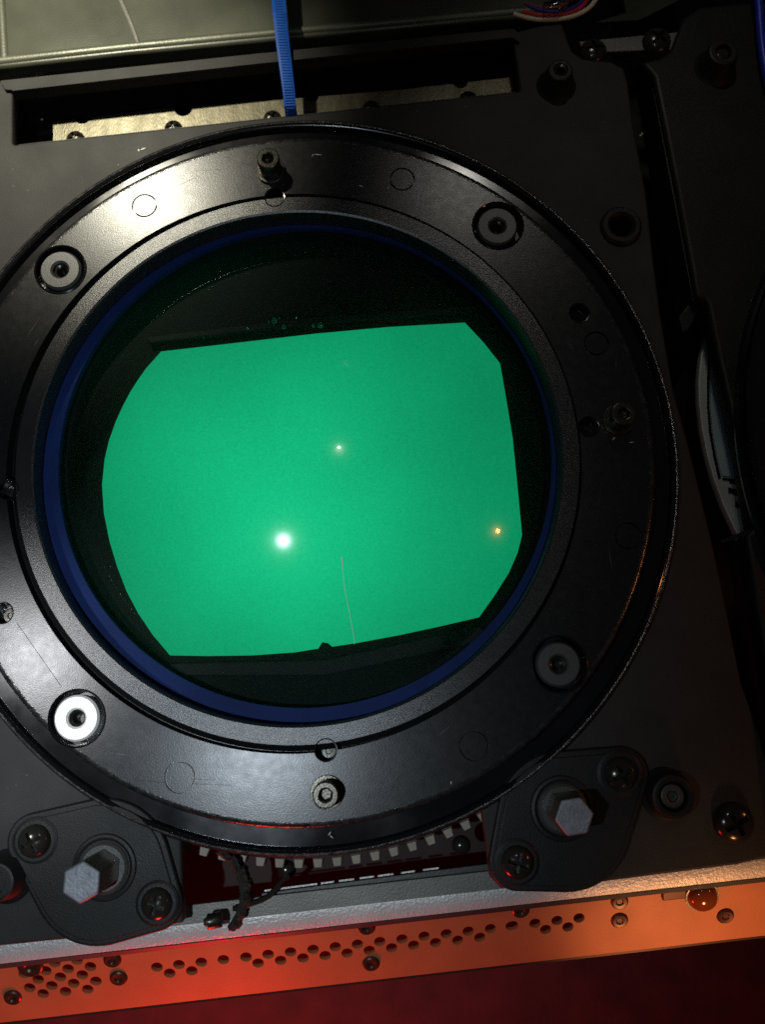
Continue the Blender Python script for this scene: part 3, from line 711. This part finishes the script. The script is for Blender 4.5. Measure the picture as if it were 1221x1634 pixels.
# ------------------------------------------------------------------ housing above
hz = -30
hs = empty('metal_housing', W(400, 0, hz), 'grey green sheet metal housing across the top', 'housing')
hp = [(-200, -260), (1000, -330), (930, -60), (880, 8), (868, 25), (640, 45), (430, 64), (200, 86), (0, 108), (-200, 130)]
obj('housing_shell', prism(poly(hp, hz), hz-60, hz), M['housing'], hs, bevel=7, segs=4)
obj('sheen_crease', tube([W(168, -60, hz), W(192, 0, hz), W(210, 42, hz), W(222, 76, hz)], 4.5, 10), M['alu_dull'], hs)  # lighter metal than the shell puts a sheen streak on the fold
obj('side_flange', tube([W(-6, -120, hz-4), W(2, 0, hz-4), W(8, 98, hz-4)], 9, 14), M['housing_edge'], hs)
obj('lower_flange', tube([W(-200, 121, hz-4), W(0, 99, hz-4), W(200, 77, hz-4), W(430, 55, hz-4), W(640, 36, hz-4), W(862, 17, hz-4)], 9, 14), M['housing_edge'], hs)
bt_ = obj('cover_panel', prism(poly([(958, -200), (1000, 20), (950, 36), (1020, 32), (1085, 0), (1110, -200)], -90), -100, -90), M['housing'], None); tag(bt_, 'dim brown grey panel behind the wires at the top right', 'panel')

# blue ribbed strap running into the slot
sp = empty('strap', W(455, 90, 10), 'bright blue ribbed nylon strap running down into the top slot', 'strap')
cl = [(436, -120, 24), (441, -40, 24), (446, 20, 22), (450, 60, 20), (455, 100, 14), (460, 140, 6), (463, 170, -6), (466, 192, -34)]
L_, R_ = [], []
for px, py, z in cl:
    hw = 11.5 if py < 0 else 11.5-2.0*min(py, 180)/180
    L_.append(W(px-hw, py, z)); R_.append(W(px+hw, py, z))
obj('strap_band', strip(L_, R_, 3), M['blue_strap'], sp, bevel=.8)
bm = bm_new()
for i in range(len(cl)-1):
    a, b_ = cl[i], cl[i+1]; k = max(2, int(abs(b_[1]-a[1])/4.2))
    for j in range(k):
        t = (j+.5)/k; px = a[0]+(b_[0]-a[0])*t; py = a[1]+(b_[1]-a[1])*t; z = a[2]+(b_[2]-a[2])*t+.9
        hw = 6.5
        l0, r0, l1, r1 = W(px-hw, py-1, z), W(px+hw, py-1.3, z), W(px-hw, py+1, z), W(px+hw, py+.7, z)
        n_ = Vector((0, 0, -1.4)); vs_ = [bm.verts.new(v_) for v_ in (l0, r0, r1, l1)]+[bm.verts.new(v_+n_) for v_ in (l0, r0, r1, l1)]
        for f_ in ((0, 1, 2, 3), (0, 4, 5, 1), (1, 5, 6, 2), (2, 6, 7, 3), (3, 7, 4, 0)): bm.faces.new([vs_[q] for q in f_])
bmesh.ops.recalc_face_normals(bm, faces=bm.faces)
obj('rib', bm, M['blue_strap'], sp)

# wires coming out of a clear sleeve at the top
wires = [('cream', M['wire_white'], [(820, 22, 0), (850, 30, 2), (885, 31, 6), (920, 24, 8), (945, 8, 6), (965, -25, 0)], 4),
         ('red', M['wire_red'], [(835, 18, 4), (862, 24, 8), (895, 23, 12), (925, 13, 12), (942, -8, 8), (950, -30, 4)], 3.4),
         ('dark blue', M['wire_blue'], [(845, 10, 8), (872, 18, 12), (902, 17, 16), (928, 4, 14), (938, -18, 10)], 3.4),
         ('brown', M['wire_brown'], [(838, 5, 6), (868, 12, 12), (895, 10, 16), (915, -2, 14), (925, -30, 10)], 3.2)]
for nm, mm, pts, r_ in wires:
    o = obj('wire', tube([W(*p) for p in pts], r_, 10), mm)
    tag(o, {'cream': 'cream wire lying lowest in the bundle at the top', 'red': 'red wire just above the cream wire at the top', 'dark blue': 'dark blue wire between the red and brown wires', 'brown': 'brown wire uppermost in the small bundle at the top'}[nm], 'wire', 'wires in the bundle at the top edge')
o = obj('sleeve', tube([W(868, 16, 16), W(885, 12, 20), W(900, 2, 22), (W(908, -20, 20))], 12, 18), M['clear']); tag(o, 'clear plastic sleeve round the wire bundle', 'sleeve')
